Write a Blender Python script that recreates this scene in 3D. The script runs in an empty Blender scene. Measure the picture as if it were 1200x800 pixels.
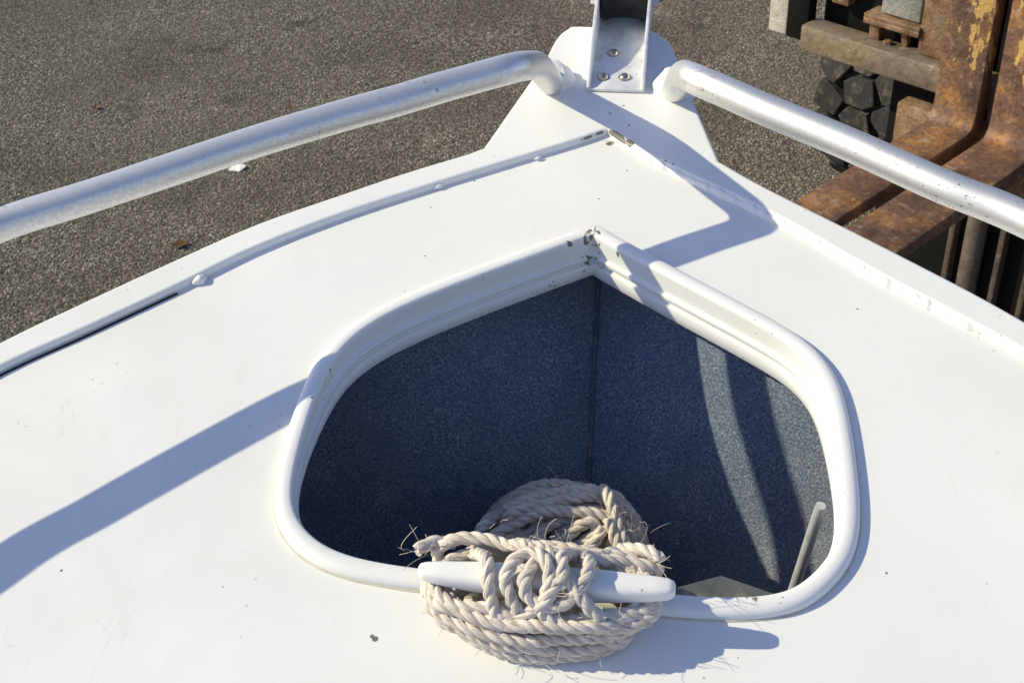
import bpy, bmesh, math, random
from mathutils import Vector, Matrix, noise
R = math.radians
scene = bpy.context.scene
col = scene.collection
random.seed(7)

# ------------------------------------------------------------------ measured positions, in metres
CAM_LOC = (0.0937, -0.7919, 2.0927)
CAM_RIGHT = (0.9915, 0.1274, -0.0268)
CAM_UP = (-0.0517, 0.5736, 0.8175)
CAM_FWD = (-0.1195, 0.8091, -0.5753)
SUN_DIR = (-0.8270, -0.0402, 0.5607)
HATCH_EDGE = ((-0.0010, 0.4780), (0.0495, 0.4388), (0.0878, 0.4136), (0.1405, 0.3752), (0.1875, 0.3443), (0.2159, 0.3215), (0.2319, 0.2905), (0.2385, 0.2567), (0.2411, 0.2082), (0.2431, 0.1671), (0.2441, 0.1241), (0.2398, 0.0934), (0.2304, 0.0739), (0.2127, 0.0514), (0.1999, 0.0400), (0.1851, 0.0328), (0.1516, 0.0273), (0.1095, 0.0253), (0.0382, 0.0301), (-0.0343, 0.0324), (-0.1153, 0.0333), (-0.1684, 0.0376), (-0.1966, 0.0461), (-0.2190, 0.0607), (-0.2340, 0.0783), (-0.2431, 0.0968), (-0.2474, 0.1211), (-0.2490, 0.1619), (-0.2495, 0.1993), (-0.2474, 0.2384), (-0.2445, 0.2675), (-0.2353, 0.3015), (-0.2113, 0.3353), (-0.1711, 0.3685), (-0.0990, 0.4154))
EDGE_OUT_LEFT = ((-0.5899, 0.2730), (-0.5220, 0.3386), (-0.4496, 0.4051), (-0.3724, 0.4724), (-0.2884, 0.5297), (-0.2184, 0.5756), (-0.1418, 0.6199))
EDGE_IN_LEFT = ((-0.5782, 0.2368), (-0.5078, 0.2992), (-0.4341, 0.3661), (-0.3640, 0.4335), (-0.2822, 0.4947), (-0.1862, 0.5547), (-0.0951, 0.6087), (-0.0342, 0.6445), (0.0008, 0.6679))
EDGE_OUT_RIGHT = ((0.1310, 0.6149), (0.1848, 0.5691), (0.3152, 0.4710), (0.4311, 0.3772))
EDGE_IN_RIGHT = ((0.0254, 0.6408), (0.0905, 0.5939), (0.1889, 0.5254), (0.2875, 0.4427), (0.3511, 0.3936), (0.3993, 0.3559), (0.4253, 0.3344))
PLATE_EDGE = ((-0.0862, 0.8104), (-0.0778, 0.8552), (-0.0668, 0.8775), (-0.0500, 0.8862), (0.0378, 0.8782), (0.0544, 0.8691), (0.0682, 0.8463), (0.0806, 0.7960))
RAIL_LEFT = ((-0.5250, 0.2546, 0.1825), (-0.4592, 0.2990, 0.1817), (-0.3912, 0.3463, 0.1810), (-0.3205, 0.3955, 0.1803), (-0.2459, 0.4425, 0.1795), (-0.1979, 0.4702, 0.1790), (-0.1443, 0.5032, 0.1785), (-0.1083, 0.5267, 0.1782))
RAIL_BEND_LEFT = (-0.0817, 0.5388, 0.1781)
RAIL_RIGHT = ((0.3911, 0.3339, 0.1720), (0.3252, 0.3765, 0.1720), (0.2416, 0.4370, 0.1720), (0.1705, 0.4838, 0.1720), (0.1289, 0.5133, 0.1720))
RAIL_BEND_RIGHT = (0.0963, 0.5381, 0.1701)
RAIL_BASE_LEFT = (-0.0723, 0.7574, 0.0090)
RAIL_BASE_RIGHT = (0.0740, 0.7504, 0.0090)
SCREWS = ((-0.0035, 0.8166), (-0.0123, 0.7643), (0.0145, 0.7656))
ROD_TOP = (0.2309, 0.1570, -0.0250)
ROD_BOT = (0.2170, 0.1523, -0.1700)
SHEET = ((0.0880, 0.0673, -0.0500), (0.1438, 0.0904, -0.0500), (0.1960, 0.0732, -0.0500))
SCRAP = (-1.3644, 3.0398, 0.0000)
LEAVES = ((-1.3918, 2.5507, 0.0000), (-2.0081, 3.4493, 0.0000), (-1.3459, 2.5398, 0.0000), (-2.0742, 3.6775, 0.0000), (-1.7910, 3.8992, 0.0000))
CHIP_APEX = (0.0017, 0.6558, 0.0090)
CHIP_HATCH = (-0.0054, 0.4739, 0.0000)
CHIP_LINE = ((-0.0402, 0.6346), (-0.0291, 0.6434), (-0.0197, 0.6504), (-0.0122, 0.6558), (-0.0047, 0.6612), (0.0022, 0.6632), (0.0093, 0.6603), (0.0178, 0.6525), (0.0262, 0.6448), (0.0324, 0.6403))
GAP_LINE = ((-0.5784, 0.2382), (-0.5080, 0.3006), (-0.4343, 0.3677))
WELD_LUMPS = ((-0.4168, 0.3803), (-0.4084, 0.3903), (-0.1857, 0.5544), (-0.0722, 0.6176), (-0.0778, 0.6141))
SPECKS = ((0.0253, 0.6754), (0.0017, 0.6978), (0.0707, 0.6114), (0.0796, 0.6057), (0.0168, 0.7141))
DECK_SPECKS = ((-0.1409, -0.0331), (-0.1442, -0.0309), (-0.4300, 0.0104), (0.2794, 0.0695), (0.3095, 0.4449), (0.2729, 0.3913), (-0.0050, 0.1796), (-0.1789, 0.4416), (-0.1437, 0.5727), (-0.1858, 0.5230), (0.0279, 0.6017), (-0.0001, 0.5495))
FORK_O = (0.7555, 2.1577, 0.6500)
BOAT_TILT = R(10)          # the bow points up on its stand
DECK_HEIGHT = 1.25

# ------------------------------------------------------------------ camera, sky, sun, exposure
cam = bpy.data.objects.new('camera', bpy.data.cameras.new('camera')); col.objects.link(cam)
r_, u_, f_ = Vector(CAM_RIGHT), Vector(CAM_UP), Vector(CAM_FWD)
cam.matrix_world = Matrix(((r_.x, u_.x, -f_.x, CAM_LOC[0]), (r_.y, u_.y, -f_.y, CAM_LOC[1]), (r_.z, u_.z, -f_.z, CAM_LOC[2]), (0, 0, 0, 1)))
cam.data.sensor_width = 36; cam.data.lens = 48; cam.data.clip_start = 0.02; cam.data.clip_end = 2000
cam.data.dof.use_dof = True; cam.data.dof.focus_distance = 1.28; cam.data.dof.aperture_fstop = 28
scene.camera = cam
world = bpy.data.worlds.new('World'); scene.world = world; world.use_nodes = True
nt = world.node_tree; nt.nodes.clear()
sky = nt.nodes.new('ShaderNodeTexSky'); sky.sky_type = 'NISHITA'; sky.sun_disc = False
SUN = Vector(SUN_DIR).normalized()
sky.sun_elevation = math.asin(SUN.z); sky.sun_rotation = math.atan2(SUN.x, SUN.y)
sky.air_density = 1.0; sky.dust_density = 0.4; sky.ozone_density = 2.5
bg = nt.nodes.new('ShaderNodeBackground'); bg.inputs['Strength'].default_value = 0.15
wo = nt.nodes.new('ShaderNodeOutputWorld'); tint = nt.nodes.new('ShaderNodeMix'); tint.data_type = 'RGBA'; tint.blend_type = 'MULTIPLY'; tint.inputs[0].default_value = 1
tint.inputs[7].default_value = (1.07, .955, 1.05, 1)      # the camera's white balance leans the sky to violet
nt.links.new(sky.outputs[0], tint.inputs[6]); nt.links.new(tint.outputs[2], bg.inputs[0]); nt.links.new(bg.outputs[0], wo.inputs[0])
sl = bpy.data.lights.new('sun', 'SUN'); sl.energy = 4.7; sl.angle = R(0.53); sl.color = (1.0, 0.905, 0.62)
so = bpy.data.objects.new('sun', sl); col.objects.link(so)
so.rotation_euler = SUN.to_track_quat('Z', 'Y').to_euler(); so.location = SUN * 20
vs = scene.view_settings
vs.view_transform = 'Standard'; vs.look = 'None'; vs.exposure = 0.07; vs.gamma = 1.0; vs.use_curve_mapping = False
scene.cycles.max_bounces = 8
scene.cycles.use_denoising = True

# ------------------------------------------------------------------ material helpers
class Mat:
    def __init__(s, name):
        s.m = bpy.data.materials.new(name); s.m.use_nodes = True
        s.t = s.m.node_tree; s.b = s.t.nodes['Principled BSDF']; s.co = None
    def n(s, kind, **kw):
        nd = s.t.nodes.new('ShaderNode' + kind)
        for k, v in kw.items(): setattr(nd, k, v)
        return nd
    def l(s, a, b): s.t.links.new(a, b)
    def coord(s):
        if s.co is None: s.co = s.n('TexCoord').outputs['Object']
        return s.co
    def mapping(s, scale=(1, 1, 1), loc=(0, 0, 0), rot=(0, 0, 0)):
        m = s.n('Mapping'); m.inputs['Scale'].default_value = scale; m.inputs['Location'].default_value = loc
        m.inputs['Rotation'].default_value = rot
        s.l(s.coord(), m.inputs[0]); return m.outputs[0]
    def noise(s, scale, detail=4, rough=.55, vec=None, dist=0):
        t = s.n('TexNoise'); t.inputs['Scale'].default_value = scale; t.inputs['Detail'].default_value = detail
        t.inputs['Roughness'].default_value = rough; t.inputs['Distortion'].default_value = dist
        s.l(vec or s.coord(), t.inputs['Vector']); return t.outputs['Fac']
    def voro(s, scale, feature='F1', out='Distance', vec=None):
        t = s.n('TexVoronoi'); t.feature = feature; t.inputs['Scale'].default_value = scale
        s.l(vec or s.coord(), t.inputs['Vector']); return t.outputs[out]
    def ramp(s, fac, stops, interp='LINEAR'):
        r = s.n('ValToRGB'); r.color_ramp.interpolation = interp
        e = r.color_ramp.elements
        while len(e) < len(stops): e.new(0.5)
        for i, (p, c) in enumerate(stops):
            e[i].position = p; e[i].color = (c, c, c, 1) if not hasattr(c, '__len__') else (*c, 1)
        s.l(fac, r.inputs[0]); return r.outputs[0]
    def mix(s, fac, a, b, mode='MIX'):
        m = s.n('Mix', data_type='RGBA', blend_type=mode)
        for v, i in ((fac, 0), (a, 6), (b, 7)):
            if hasattr(v, 'is_linked') or hasattr(v, 'links'): s.l(v, m.inputs[i])
            elif i == 0: m.inputs[0].default_value = v
            else: m.inputs[i].default_value = (*v, 1) if len(v) == 3 else v
        return m.outputs[2]
    def math(s, op, a, b=0.0):
        m = s.n('Math', operation=op)
        for i, v in enumerate((a, b)):
            if hasattr(v, 'links'): s.l(v, m.inputs[i])
            else: m.inputs[i].default_value = v
        return m.outputs[0]
    def near(s, pt, rad, soft=.6):
        v = s.n('VectorMath', operation='DISTANCE'); s.l(s.coord(), v.inputs[0]); v.inputs[1].default_value = pt
        mr = s.n('MapRange'); mr.inputs[1].default_value = rad * soft; mr.inputs[2].default_value = rad
        mr.inputs[3].default_value = 1; mr.inputs[4].default_value = 0; s.l(v.outputs['Value'], mr.inputs[0]); return mr.outputs[0]
    def bump(s, h, strength=.3, dist=.001, prev=None):
        b = s.n('Bump'); b.inputs['Strength'].default_value = strength; b.inputs['Distance'].default_value = dist
        s.l(h, b.inputs['Height'])
        if prev: s.l(prev, b.inputs['Normal'])
        return b.outputs[0]
    def set(s, **kw):
        for k, v in kw.items():
            k = {'color': 'Base Color', 'rough': 'Roughness', 'metal': 'Metallic', 'normal': 'Normal', 'spec': 'Specular IOR Level', 'coat': 'Coat Weight'}[k]
            if hasattr(v, 'links'): s.l(v, s.b.inputs[k])
            else: s.b.inputs[k].default_value = (*v, 1) if hasattr(v, '__len__') else v
        return s.m

def white_paint(name, chips=(), base=(.80, .80, .785), rough=.38, lump=0):
    """gloss boat paint: faint yellowing, dust, pin specks, and chips where it is knocked"""
    p = Mat(name)
    c = p.mix(p.ramp(p.noise(5, 5), [(.35, 0), (.75, 1)]), base, tuple(b * .93 for b in base))
    smear = p.ramp(p.noise(34, 6, .65, p.mapping((1, .35, 1), rot=(0, 0, .5))), [(.60, 0), (.80, .22)])
    c = p.mix(smear, c, (.58, .56, .50))
    st = p.ramp(p.noise(2.6, 6, .7, None, .6), [(.50, 0), (.62, .16), (.66, .05), (.80, .20)])
    c = p.mix(st, c, (.66, .64, .58))
    hs = p.math('MULTIPLY', p.ramp(p.noise(7, 2, .5, p.mapping((9, .6, 1), rot=(0, 0, .9)), 1.0), [(.640, 0), (.648, .30), (.656, 0)]), p.ramp(p.noise(4, 2, .5, p.mapping(loc=(2, 7, 1))), [(.52, 0), (.60, 1)]))
    c = p.mix(hs, c, (.50, .48, .44))
    sp = p.voro(70); keep = p.ramp(p.noise(9, 2), [(.56, 0), (.60, 1)])
    dot = p.math('MULTIPLY', p.ramp(sp, [(.045, 1), (.08, 0)]), keep)
    c = p.mix(dot, c, (.30, .27, .22))
    for pt, rad, thr in chips:
        fld = p.math('ADD', p.noise(120, 4, .65), p.math('MULTIPLY', p.math('SUBTRACT', p.near(pt, rad, .45), 1.0), 1.4))
        m = p.ramp(fld, [(thr, 0), (thr + .012, 1)]); edge = p.ramp(fld, [(thr - .03, 0), (thr - .015, 1)])
        c = p.mix(edge, c, (.55, .50, .36)); c = p.mix(m, c, (.16, .15, .13))
    nrm = p.bump(p.noise(60, 3), .10, .0012)
    nrm = p.bump(p.noise(900, 2), .05, .0002, nrm)
    if lump: nrm = p.bump(p.noise(260, 4, .6), .5, .0012, nrm)
    rg = p.ramp(p.noise(18, 5), [(.3, rough - .06), (.7, rough + .12)])
    return p.set(color=c, rough=rg, normal=nrm, spec=.45)

M = {}
M['deck'] = white_paint('deck_paint', [((CHIP_APEX[0] + .003, CHIP_APEX[1] - .003, 0), .012, .52)] + [((a, b, 0), (.0045, .003, .0022, .0018)[min(k, 3)], .12) for k, (a, b) in enumerate(DECK_SPECKS)])
M['gunwale'] = white_paint('gunwale_paint', [((p[0] + (q[0] - p[0]) * t, p[1] + (q[1] - p[1]) * t, .0072), .0078, .40) for p, q in zip(CHIP_LINE[1:], CHIP_LINE[2:]) for t in (0, .34, .67)] + [((a, b, .0090), .0022, .1) for a, b in SPECKS])
M['coaming'] = white_paint('coaming_paint', [((CHIP_HATCH[0] + .004, CHIP_HATCH[1] + .003, .004), .022, .50), ((CHIP_HATCH[0] + .004, CHIP_HATCH[1] - .002, -.024), .030, .56), ((-.028, .464, .004), .013, .53), ((-.045, .448, -.035), .014, .56), ((-.075, .430, -.045), .010, .50), ((-.11, .41, .004), .012, .60), ((.03, .455, .002), .012, .55), ((.075, .425, .004), .008, .58), ((-.245, .24, 0), .05, .64), ((.16, .03, .01), .03, .63)])
M['cleat'] = white_paint('cleat_paint', [((.075, -.006, .060), .006, .60)], rough=.30)
M['weld'] = white_paint('weld_paint', rough=.42, lump=1)
M['hull'] = white_paint('hull_paint')

def rail_metal():
    p = Mat('dull_aluminium')
    st = p.noise(330, 4, .65)
    c = p.mix(p.ramp(st, [(.35, 0), (.7, 1)]), (.84, .83, .80), (.68, .665, .64))
    pit = p.math('MULTIPLY', p.ramp(p.noise(260, 3, .7, p.mapping((.55, 1, 1), rot=(0, 0, .7))), [(.62, 0), (.66, 1)]), p.ramp(p.noise(13, 2), [(.50, 0), (.58, 1)]))
    c = p.mix(pit, c, (.22, .20, .19))
    n = p.bump(p.noise(700, 3), .25, .0003); n = p.bump(p.noise(45, 3), .12, .001, n)
    return p.set(color=c, metal=.82, rough=p.ramp(st, [(.3, .42), (.75, .57)]), normal=n)
M['rail'] = rail_metal()

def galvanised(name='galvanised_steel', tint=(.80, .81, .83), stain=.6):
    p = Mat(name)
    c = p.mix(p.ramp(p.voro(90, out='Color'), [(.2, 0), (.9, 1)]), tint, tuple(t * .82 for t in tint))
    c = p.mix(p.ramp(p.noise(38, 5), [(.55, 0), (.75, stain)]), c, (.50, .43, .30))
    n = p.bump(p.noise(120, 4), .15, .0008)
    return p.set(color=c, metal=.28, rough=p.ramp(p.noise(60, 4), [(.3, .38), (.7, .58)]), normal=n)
M['galv'] = galvanised()
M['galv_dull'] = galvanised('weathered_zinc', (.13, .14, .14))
M['rod'] = galvanised('dull_rod_zinc', (.52, .54, .56), .25)
def screw_metal():
    p = Mat('stainless_screw')
    return p.set(color=p.mix(p.noise(300, 3), (.62, .58, .50), (.50, .42, .30)), metal=1.0, rough=.28)
M['screw'] = screw_metal()
def rubber(name, c0, c1, rough=.5, sc=60, dust=0.0):
    p = Mat(name)
    c = p.mix(p.noise(sc, 5), c0, c1)
    if dust: c = p.mix(p.ramp(p.noise(sc * .8, 5, .7), [(.50, 0), (.72, dust)]), c, (.34, .29, .22))
    return p.set(color=c, rough=rough, spec=.18, normal=p.bump(p.noise(sc * 3, 4), .2, .001))
M['roller'] = rubber('black_roller_rubber', (.010, .010, .012), (.030, .030, .034), .22)
M['tyre'] = rubber('dusty_tyre_rubber', (.014, .013, .015), (.052, .049, .050), .75, 40, .35)
M['old_sealant'] = rubber('yellowed_sealant', (.42, .37, .27), (.70, .67, .58), .7, 40)
M['sealant'] = rubber('black_sealant', (.01, .01, .01), (.03, .028, .026), .7)

def carpet():
    p = Mat('blue_grey_lining')
    f = p.noise(430, 4, .8); f2 = p.noise(16, 5, .65); big = p.noise(3.2, 4)
    c = p.ramp(f, [(.30, (.050, .066, .110)), (.46, (.135, .170, .245)), (.58, (.31, .36, .435)), (.72, (.70, .72, .75))])
    c = p.mix(p.ramp(f2, [(.38, 0), (.68, .55)]), c, (.12, .15, .225))
    c = p.mix(p.ramp(big, [(.46, 0), (.62, .30)]), c, (.30, .27, .235))
    # thin pale scuffs
    sc = p.ramp(p.noise(60, 2, .5, p.mapping((1.6, .12, .25), rot=(.3, .5, .2)), 1.5), [(.70, 0), (.715, .5), (.73, 0)])
    c = p.mix(sc, c, (.34, .35, .36))
    return p.set(color=c, rough=.95, spec=.15, normal=p.bump(f, .8, .0015))
M['carpet'] = carpet()

ms = Mat('rusty_seam'); M['seam'] = ms.set(color=ms.mix(ms.ramp(ms.noise(60, 4), [(.4, 0), (.65, 1)]), (.11, .13, .18), (.24, .20, .15)), rough=.95)

def rope_mat():
    p = Mat('weathered_natural_rope')
    # fibres run along the strand: v along the path, stored as uv
    uv = p.n('TexCoord').outputs['UV']
    mp = p.n('Mapping'); mp.inputs['Scale'].default_value = (14, 70, 1); p.l(uv, mp.inputs[0])
    fib = p.noise(1, 4, .6, mp.outputs[0])
    c = p.ramp(fib, [(.25, (.23, .18, .135)), (.42, (.66, .595, .52)), (.75, (.84, .79, .72))])
    c = p.mix(p.ramp(p.noise(30, 5, .65), [(.45, 0), (.68, .5)]), c, (.44, .375, .31))
    c = p.mix(p.ramp(p.noise(150, 3, .6), [(.58, 0), (.70, .5)]), c, (.27, .22, .175))
    return p.set(color=c, rough=.9, spec=.12, normal=p.bump(fib, 1.0, .0016))
M['rope'] = rope_mat()
fm = Mat('loose_fibre'); M['fibre'] = fm.set(color=(.62, .54, .44), rough=.7)

def rust(name, stops, yellow=0.0, scale=9):
    p = Mat(name)
    c = p.ramp(p.noise(scale, 7, .68), stops)
    c = p.mix(p.ramp(p.noise(scale * 9, 6, .75), [(.46, 0), (.66, .75)]), c, stops[0][1])
    c = p.mix(p.ramp(p.noise(scale * 4, 3, .6), [(.60, 0), (.72, .5)]), c, (.36, .33, .31))
    if yellow:
        sp_ = p.n('SeparateXYZ'); p.l(p.coord(), sp_.inputs[0])
        mr_ = p.n('MapRange'); p.l(sp_.outputs[2], mr_.inputs[0]); mr_.inputs[1].default_value = .68; mr_.inputs[2].default_value = .80; mr_.inputs[3].default_value = -.42; mr_.inputs[4].default_value = .03; hi = mr_.outputs[0]
        tri = p.n('Math', operation='PINGPONG'); p.l(p.math('ADD', sp_.outputs[1], .122), tri.inputs[0]); tri.inputs[1].default_value = .072
        m = p.math('ADD', p.math('ADD', p.noise(26, 8, .72, p.mapping((1, 1.2, .5), (0.3, .17, .1))), p.math('MULTIPLY', p.math('SUBTRACT', tri.outputs[0], .045), 3.0)), hi)
        m = p.ramp(m, [(1 - yellow, 0), (1 - yellow + .025, 1)])
        c = p.mix(m, c, p.mix(p.noise(60, 3), (.66, .42, .12), (.50, .32, .12)))
    return p.set(color=c, rough=p.ramp(p.noise(30, 4), [(.3, .42), (.7, .8)]), metal=.3, normal=p.bump(p.noise(70, 6, .7), .8, .004))
BR = [(.30, (.055, .030, .022)), (.42, (.135, .075, .052)), (.51, (.21, .115, .070)), (.60, (.36, .175, .060)), (.80, (.40, .30, .22))]
M['fork'] = rust('rusty_fork_steel', BR, .44)
M['fork_far'] = rust('rusty_fork_steel_plain', BR, .0, 7)
M['bar'] = rust('worn_carriage_steel', [(.3, (.13, .085, .05)), (.5, (.21, .17, .14)), (.62, (.26, .19, .11)), (.8, (.36, .33, .31))], 0, 6)
M['tan'] = rust('tan_painted_steel', [(.28, (.10, .058, .036)), (.44, (.23, .135, .075)), (.55, (.33, .215, .12)), (.66, (.30, .25, .20)), (.8, (.46, .39, .31))], 0, 14)
M['grey'] = rust('grey_plate_steel', [(.25, (.20, .20, .18)), (.5, (.36, .37, .34)), (.8, (.52, .52, .48))], 0, 12)
M['cream'] = rust('cream_painted_steel', [(.2, (.55, .50, .40)), (.5, (.72, .68, .58)), (.8, (.78, .75, .68))], 0, 8)
M['dark'] = rubber('shade_blackened_steel', (.004, .004, .004), (.010, .009, .008), .7, 12)  # colour sunk to near black to carry the forklift's deep shade
M['brown'] = rust('brown_mast_steel', [(.25, (.07, .05, .04)), (.5, (.15, .115, .095)), (.8, (.23, .18, .15))], 0, 10)

def asphalt():
    p = Mat('coarse_asphalt')
    wv = p.n('VectorMath', operation='ADD'); nz = p.n('TexNoise'); nz.inputs['Scale'].default_value = 60; p.l(p.coord(), nz.inputs['Vector'])
    scl = p.n('VectorMath', operation='SCALE'); p.l(nz.outputs['Color'], scl.inputs[0]); scl.inputs['Scale'].default_value = .010
    p.l(p.coord(), wv.inputs[0]); p.l(scl.outputs[0], wv.inputs[1]); vec = wv.outputs[0]
    def grains(sc):
        stone = p.voro(sc, out='Color', vec=vec); cell = p.voro(sc, vec=vec); edge = p.voro(sc, feature='DISTANCE_TO_EDGE', vec=vec)
        sep = p.n('SeparateColor'); p.l(stone, sep.inputs[0]); return sep, cell, edge
    s1, c1, e1_ = grains(88); s2, c2_, e2_ = grains(170)
    pal = [(.0, (.030, .025, .020)), (.32, (.085, .071, .056)), (.62, (.180, .154, .118)), (.86, (.285, .245, .185)), (.97, (.46, .41, .33))]
    a = p.ramp(s1.outputs[0], pal); b = p.ramp(s2.outputs[0], pal)
    pick = p.ramp(s1.outputs[2], [(.45, 0), (.5, 1)])
    c = p.mix(pick, a, b)
    gap = p.math('MULTIPLY', p.ramp(e1_, [(.03, .8), (.14, 0)]), 1.0)
    c = p.mix(gap, c, (.035, .030, .027))
    fine = p.noise(330, 4, .7)
    c = p.mix(p.ramp(fine, [(.32, .5), (.55, 0)]), c, (.04, .034, .030))
    c = p.mix(p.ramp(p.noise(150, 3, .6), [(.40, .9), (.50, 0)]), c, (.022, .018, .015))
    c = p.mix(p.ramp(p.noise(130, 3, .6, p.mapping(loc=(3, 5, 1))), [(.56, 0), (.66, .8)]), c, (.40, .35, .275))
    big = p.noise(1.1, 5, .6); mid = p.noise(5, 5, .65)
    c = p.mix(p.ramp(big, [(.35, 0), (.7, .30)]), c, (.23, .20, .155))
    c = p.mix(p.ramp(mid, [(.42, 0), (.75, .5)]), c, (.070, .058, .050))
    oc = p.math('MULTIPLY', p.ramp(p.noise(14, 2), [(.71, 0), (.74, 1)]), p.ramp(fine, [(.5, 0), (.55, .7)]))
    c = p.mix(oc, c, (.30, .16, .06))
    h = p.math('SUBTRACT', p.math('MULTIPLY', s1.outputs[1], .5), p.math('POWER', c1, 2.0))
    n = p.bump(h, .25, .002)
    return p.set(color=c, rough=.92, spec=.15, normal=n)
M['asphalt'] = asphalt()

# ------------------------------------------------------------------ mesh helpers
def link(name, me, mat, parent=None, smooth=True, angle=35):
    o = bpy.data.objects.new(name, me); col.objects.link(o)
    if mat: me.materials.append(mat)
    if smooth:
        me.shade_smooth(); me.set_sharp_from_angle(angle=R(angle))
    if parent: o.parent = parent
    return o
def from_bm(name, bm, mat, parent=None, smooth=True, angle=35):
    bmesh.ops.recalc_face_normals(bm, faces=bm.faces)
    me = bpy.data.meshes.new(name); bm.to_mesh(me); bm.free()
    return link(name, me, mat, parent, smooth, angle)
def root(name, label, cat, loc=(0, 0, 0), rot=(0, 0, 0), group=None):
    o = bpy.data.objects.new(name, None); col.objects.link(o); o.location = loc; o.rotation_euler = rot
    o.empty_display_size = .1; o['label'] = label; o['category'] = cat
    if group: o['group'] = group
    return o
def tag(o, label, cat, group=None):
    o['label'] = label; o['category'] = cat
    if group: o['group'] = group
    return o
def catmull(pts, per=8, closed=False):
    P = [Vector(p) for p in pts]; n = len(P); out = []
    for i in range(n if closed else n - 1):
        g = (lambda k: P[k % n]) if closed else (lambda k: P[k] if 0 <= k < n else (P[0] * 2 - P[1] if k < 0 else P[-1] * 2 - P[-2]))
        a, b, c, d = g(i - 1), g(i), g(i + 1), g(i + 2)
        for k in range(per):
            t = k / per
            out.append(.5 * ((2 * b) + (c - a) * t + (2 * a - 5 * b + 4 * c - d) * t * t + (3 * b - a - 3 * c + d) * t ** 3))
    if not closed: out.append(P[-1].copy())
    return out
def resample(pts, ds):
    out = [pts[0].copy()]; acc = 0.0
    for a, b in zip(pts, pts[1:]):
        L = (b - a).length
        if L < 1e-9: continue
        s = ds - acc
        while s <= L: out.append(a.lerp(b, s / L)); s += ds
        acc = (acc + L) % ds
    return out
def frames(pts):
    T = []; n = len(pts)
    for i in range(n): T.append((pts[min(i + 1, n - 1)] - pts[max(i - 1, 0)]).normalized())
    a = Vector((0, 0, 1)) if abs(T[0].z) < .9 else Vector((1, 0, 0))
    N = [(a - T[0] * a.dot(T[0])).normalized()]
    for i in range(1, n):
        v = N[-1] - T[i] * N[-1].dot(T[i]); N.append(v.normalized())
    return T, N, [t.cross(m) for t, m in zip(T, N)]
def tube(bm, pts, rad, sides=12, caps=True, uvl=None, fr=None):
    T, N, B = fr or frames(pts); rings = []
    rf = rad if callable(rad) else (lambda i, a: rad)
    for i, p in enumerate(pts):
        rings.append([bm.verts.new(p + (N[i] * math.cos(a) + B[i] * math.sin(a)) * rf(i, a)) for a in (2 * math.pi * k / sides for k in range(sides))])
    s = 0.0
    for i in range(len(pts) - 1):
        ds = (pts[i + 1] - pts[i]).length
        for k in range(sides):
            f = bm.faces.new((rings[i][k], rings[i][(k + 1) % sides], rings[i + 1][(k + 1) % sides], rings[i + 1][k]))
            if uvl:
                for lp, (q, w) in zip(f.loops, ((k, s), (k + 1, s), (k + 1, s + ds), (k, s + ds))): lp[uvl].uv = (q / sides, w)
        s += ds
    if caps and len(rings) > 1:
        bm.faces.new(rings[0][::-1]); bm.faces.new(rings[-1])
def fillet(pts, rad, seg=10):
    """polyline with rounded corners"""
    P = [Vector(p) for p in pts]; out = [P[0]]
    for i in range(1, len(P) - 1):
        a, b = (P[i - 1] - P[i]), (P[i + 1] - P[i]); r = rad[i - 1] if hasattr(rad, '__len__') else rad
        la, lb = a.length, b.length; a.normalize(); b.normalize()
        ang = a.angle(b); d = min(r / math.tan(ang / 2), la * .49, lb * .49)
        s, e = P[i] + a * d, P[i] + b * d
        for k in range(seg + 1):
            t = k / seg; out.append(s * (1 - t) ** 2 + P[i] * 2 * t * (1 - t) + e * t * t)
    out.append(P[-1]); return out
def box(bm, x0, x1, y0, y1, z0, z1, bev=0.0, m=None):
    r = bmesh.ops.create_cube(bm, size=1)
    vs_ = r['verts']
    for v in vs_:
        v.co = Vector((x0 + (v.co.x + .5) * (x1 - x0), y0 + (v.co.y + .5) * (y1 - y0), z0 + (v.co.z + .5) * (z1 - z0)))
    if m:
        for v in vs_: v.co = m @ v.co
    if bev:
        es = list({e for v in vs_ for e in v.link_edges})
        bmesh.ops.bevel(bm, geom=es, offset=bev, segments=2, affect='EDGES', profile=.5)
def prism(bm, prof, axis, a, b, bev=0.0):
    """a closed 2-D profile extruded along one axis (0, 1 or 2)"""
    def pt(p, t):
        l = list(p); l.insert(axis, t); return Vector(l)
    A = [bm.verts.new(pt(p, a)) for p in prof]; B = [bm.verts.new(pt(p, b)) for p in prof]
    n = len(prof); fs = [bm.faces.new(A), bm.faces.new(B[::-1])]
    for i in range(n): fs.append(bm.faces.new((A[i], B[i], B[(i + 1) % n], A[(i + 1) % n])))
    bmesh.ops.recalc_face_normals(bm, faces=fs)
    if bev:
        es = [e for f in fs[:2] for e in f.edges]
        bmesh.ops.bevel(bm, geom=es, offset=bev, segments=2, affect='EDGES', profile=.5)
def lathe(bm, prof, axis_m, seg=32):
    """prof: (radius, height) list turned about local z, then placed by axis_m"""
    rings = []
    for r, h in prof:
        rings.append([bm.verts.new(axis_m @ Vector((r * math.cos(2 * math.pi * k / seg), r * math.sin(2 * math.pi * k / seg), h))) for k in range(seg)])
    for a, b in zip(rings, rings[1:]):
        for k in range(seg): bm.faces.new((a[k], a[(k + 1) % seg], b[(k + 1) % seg], b[k]))
    bm.faces.new(rings[0][::-1]); bm.faces.new(rings[-1])
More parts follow.
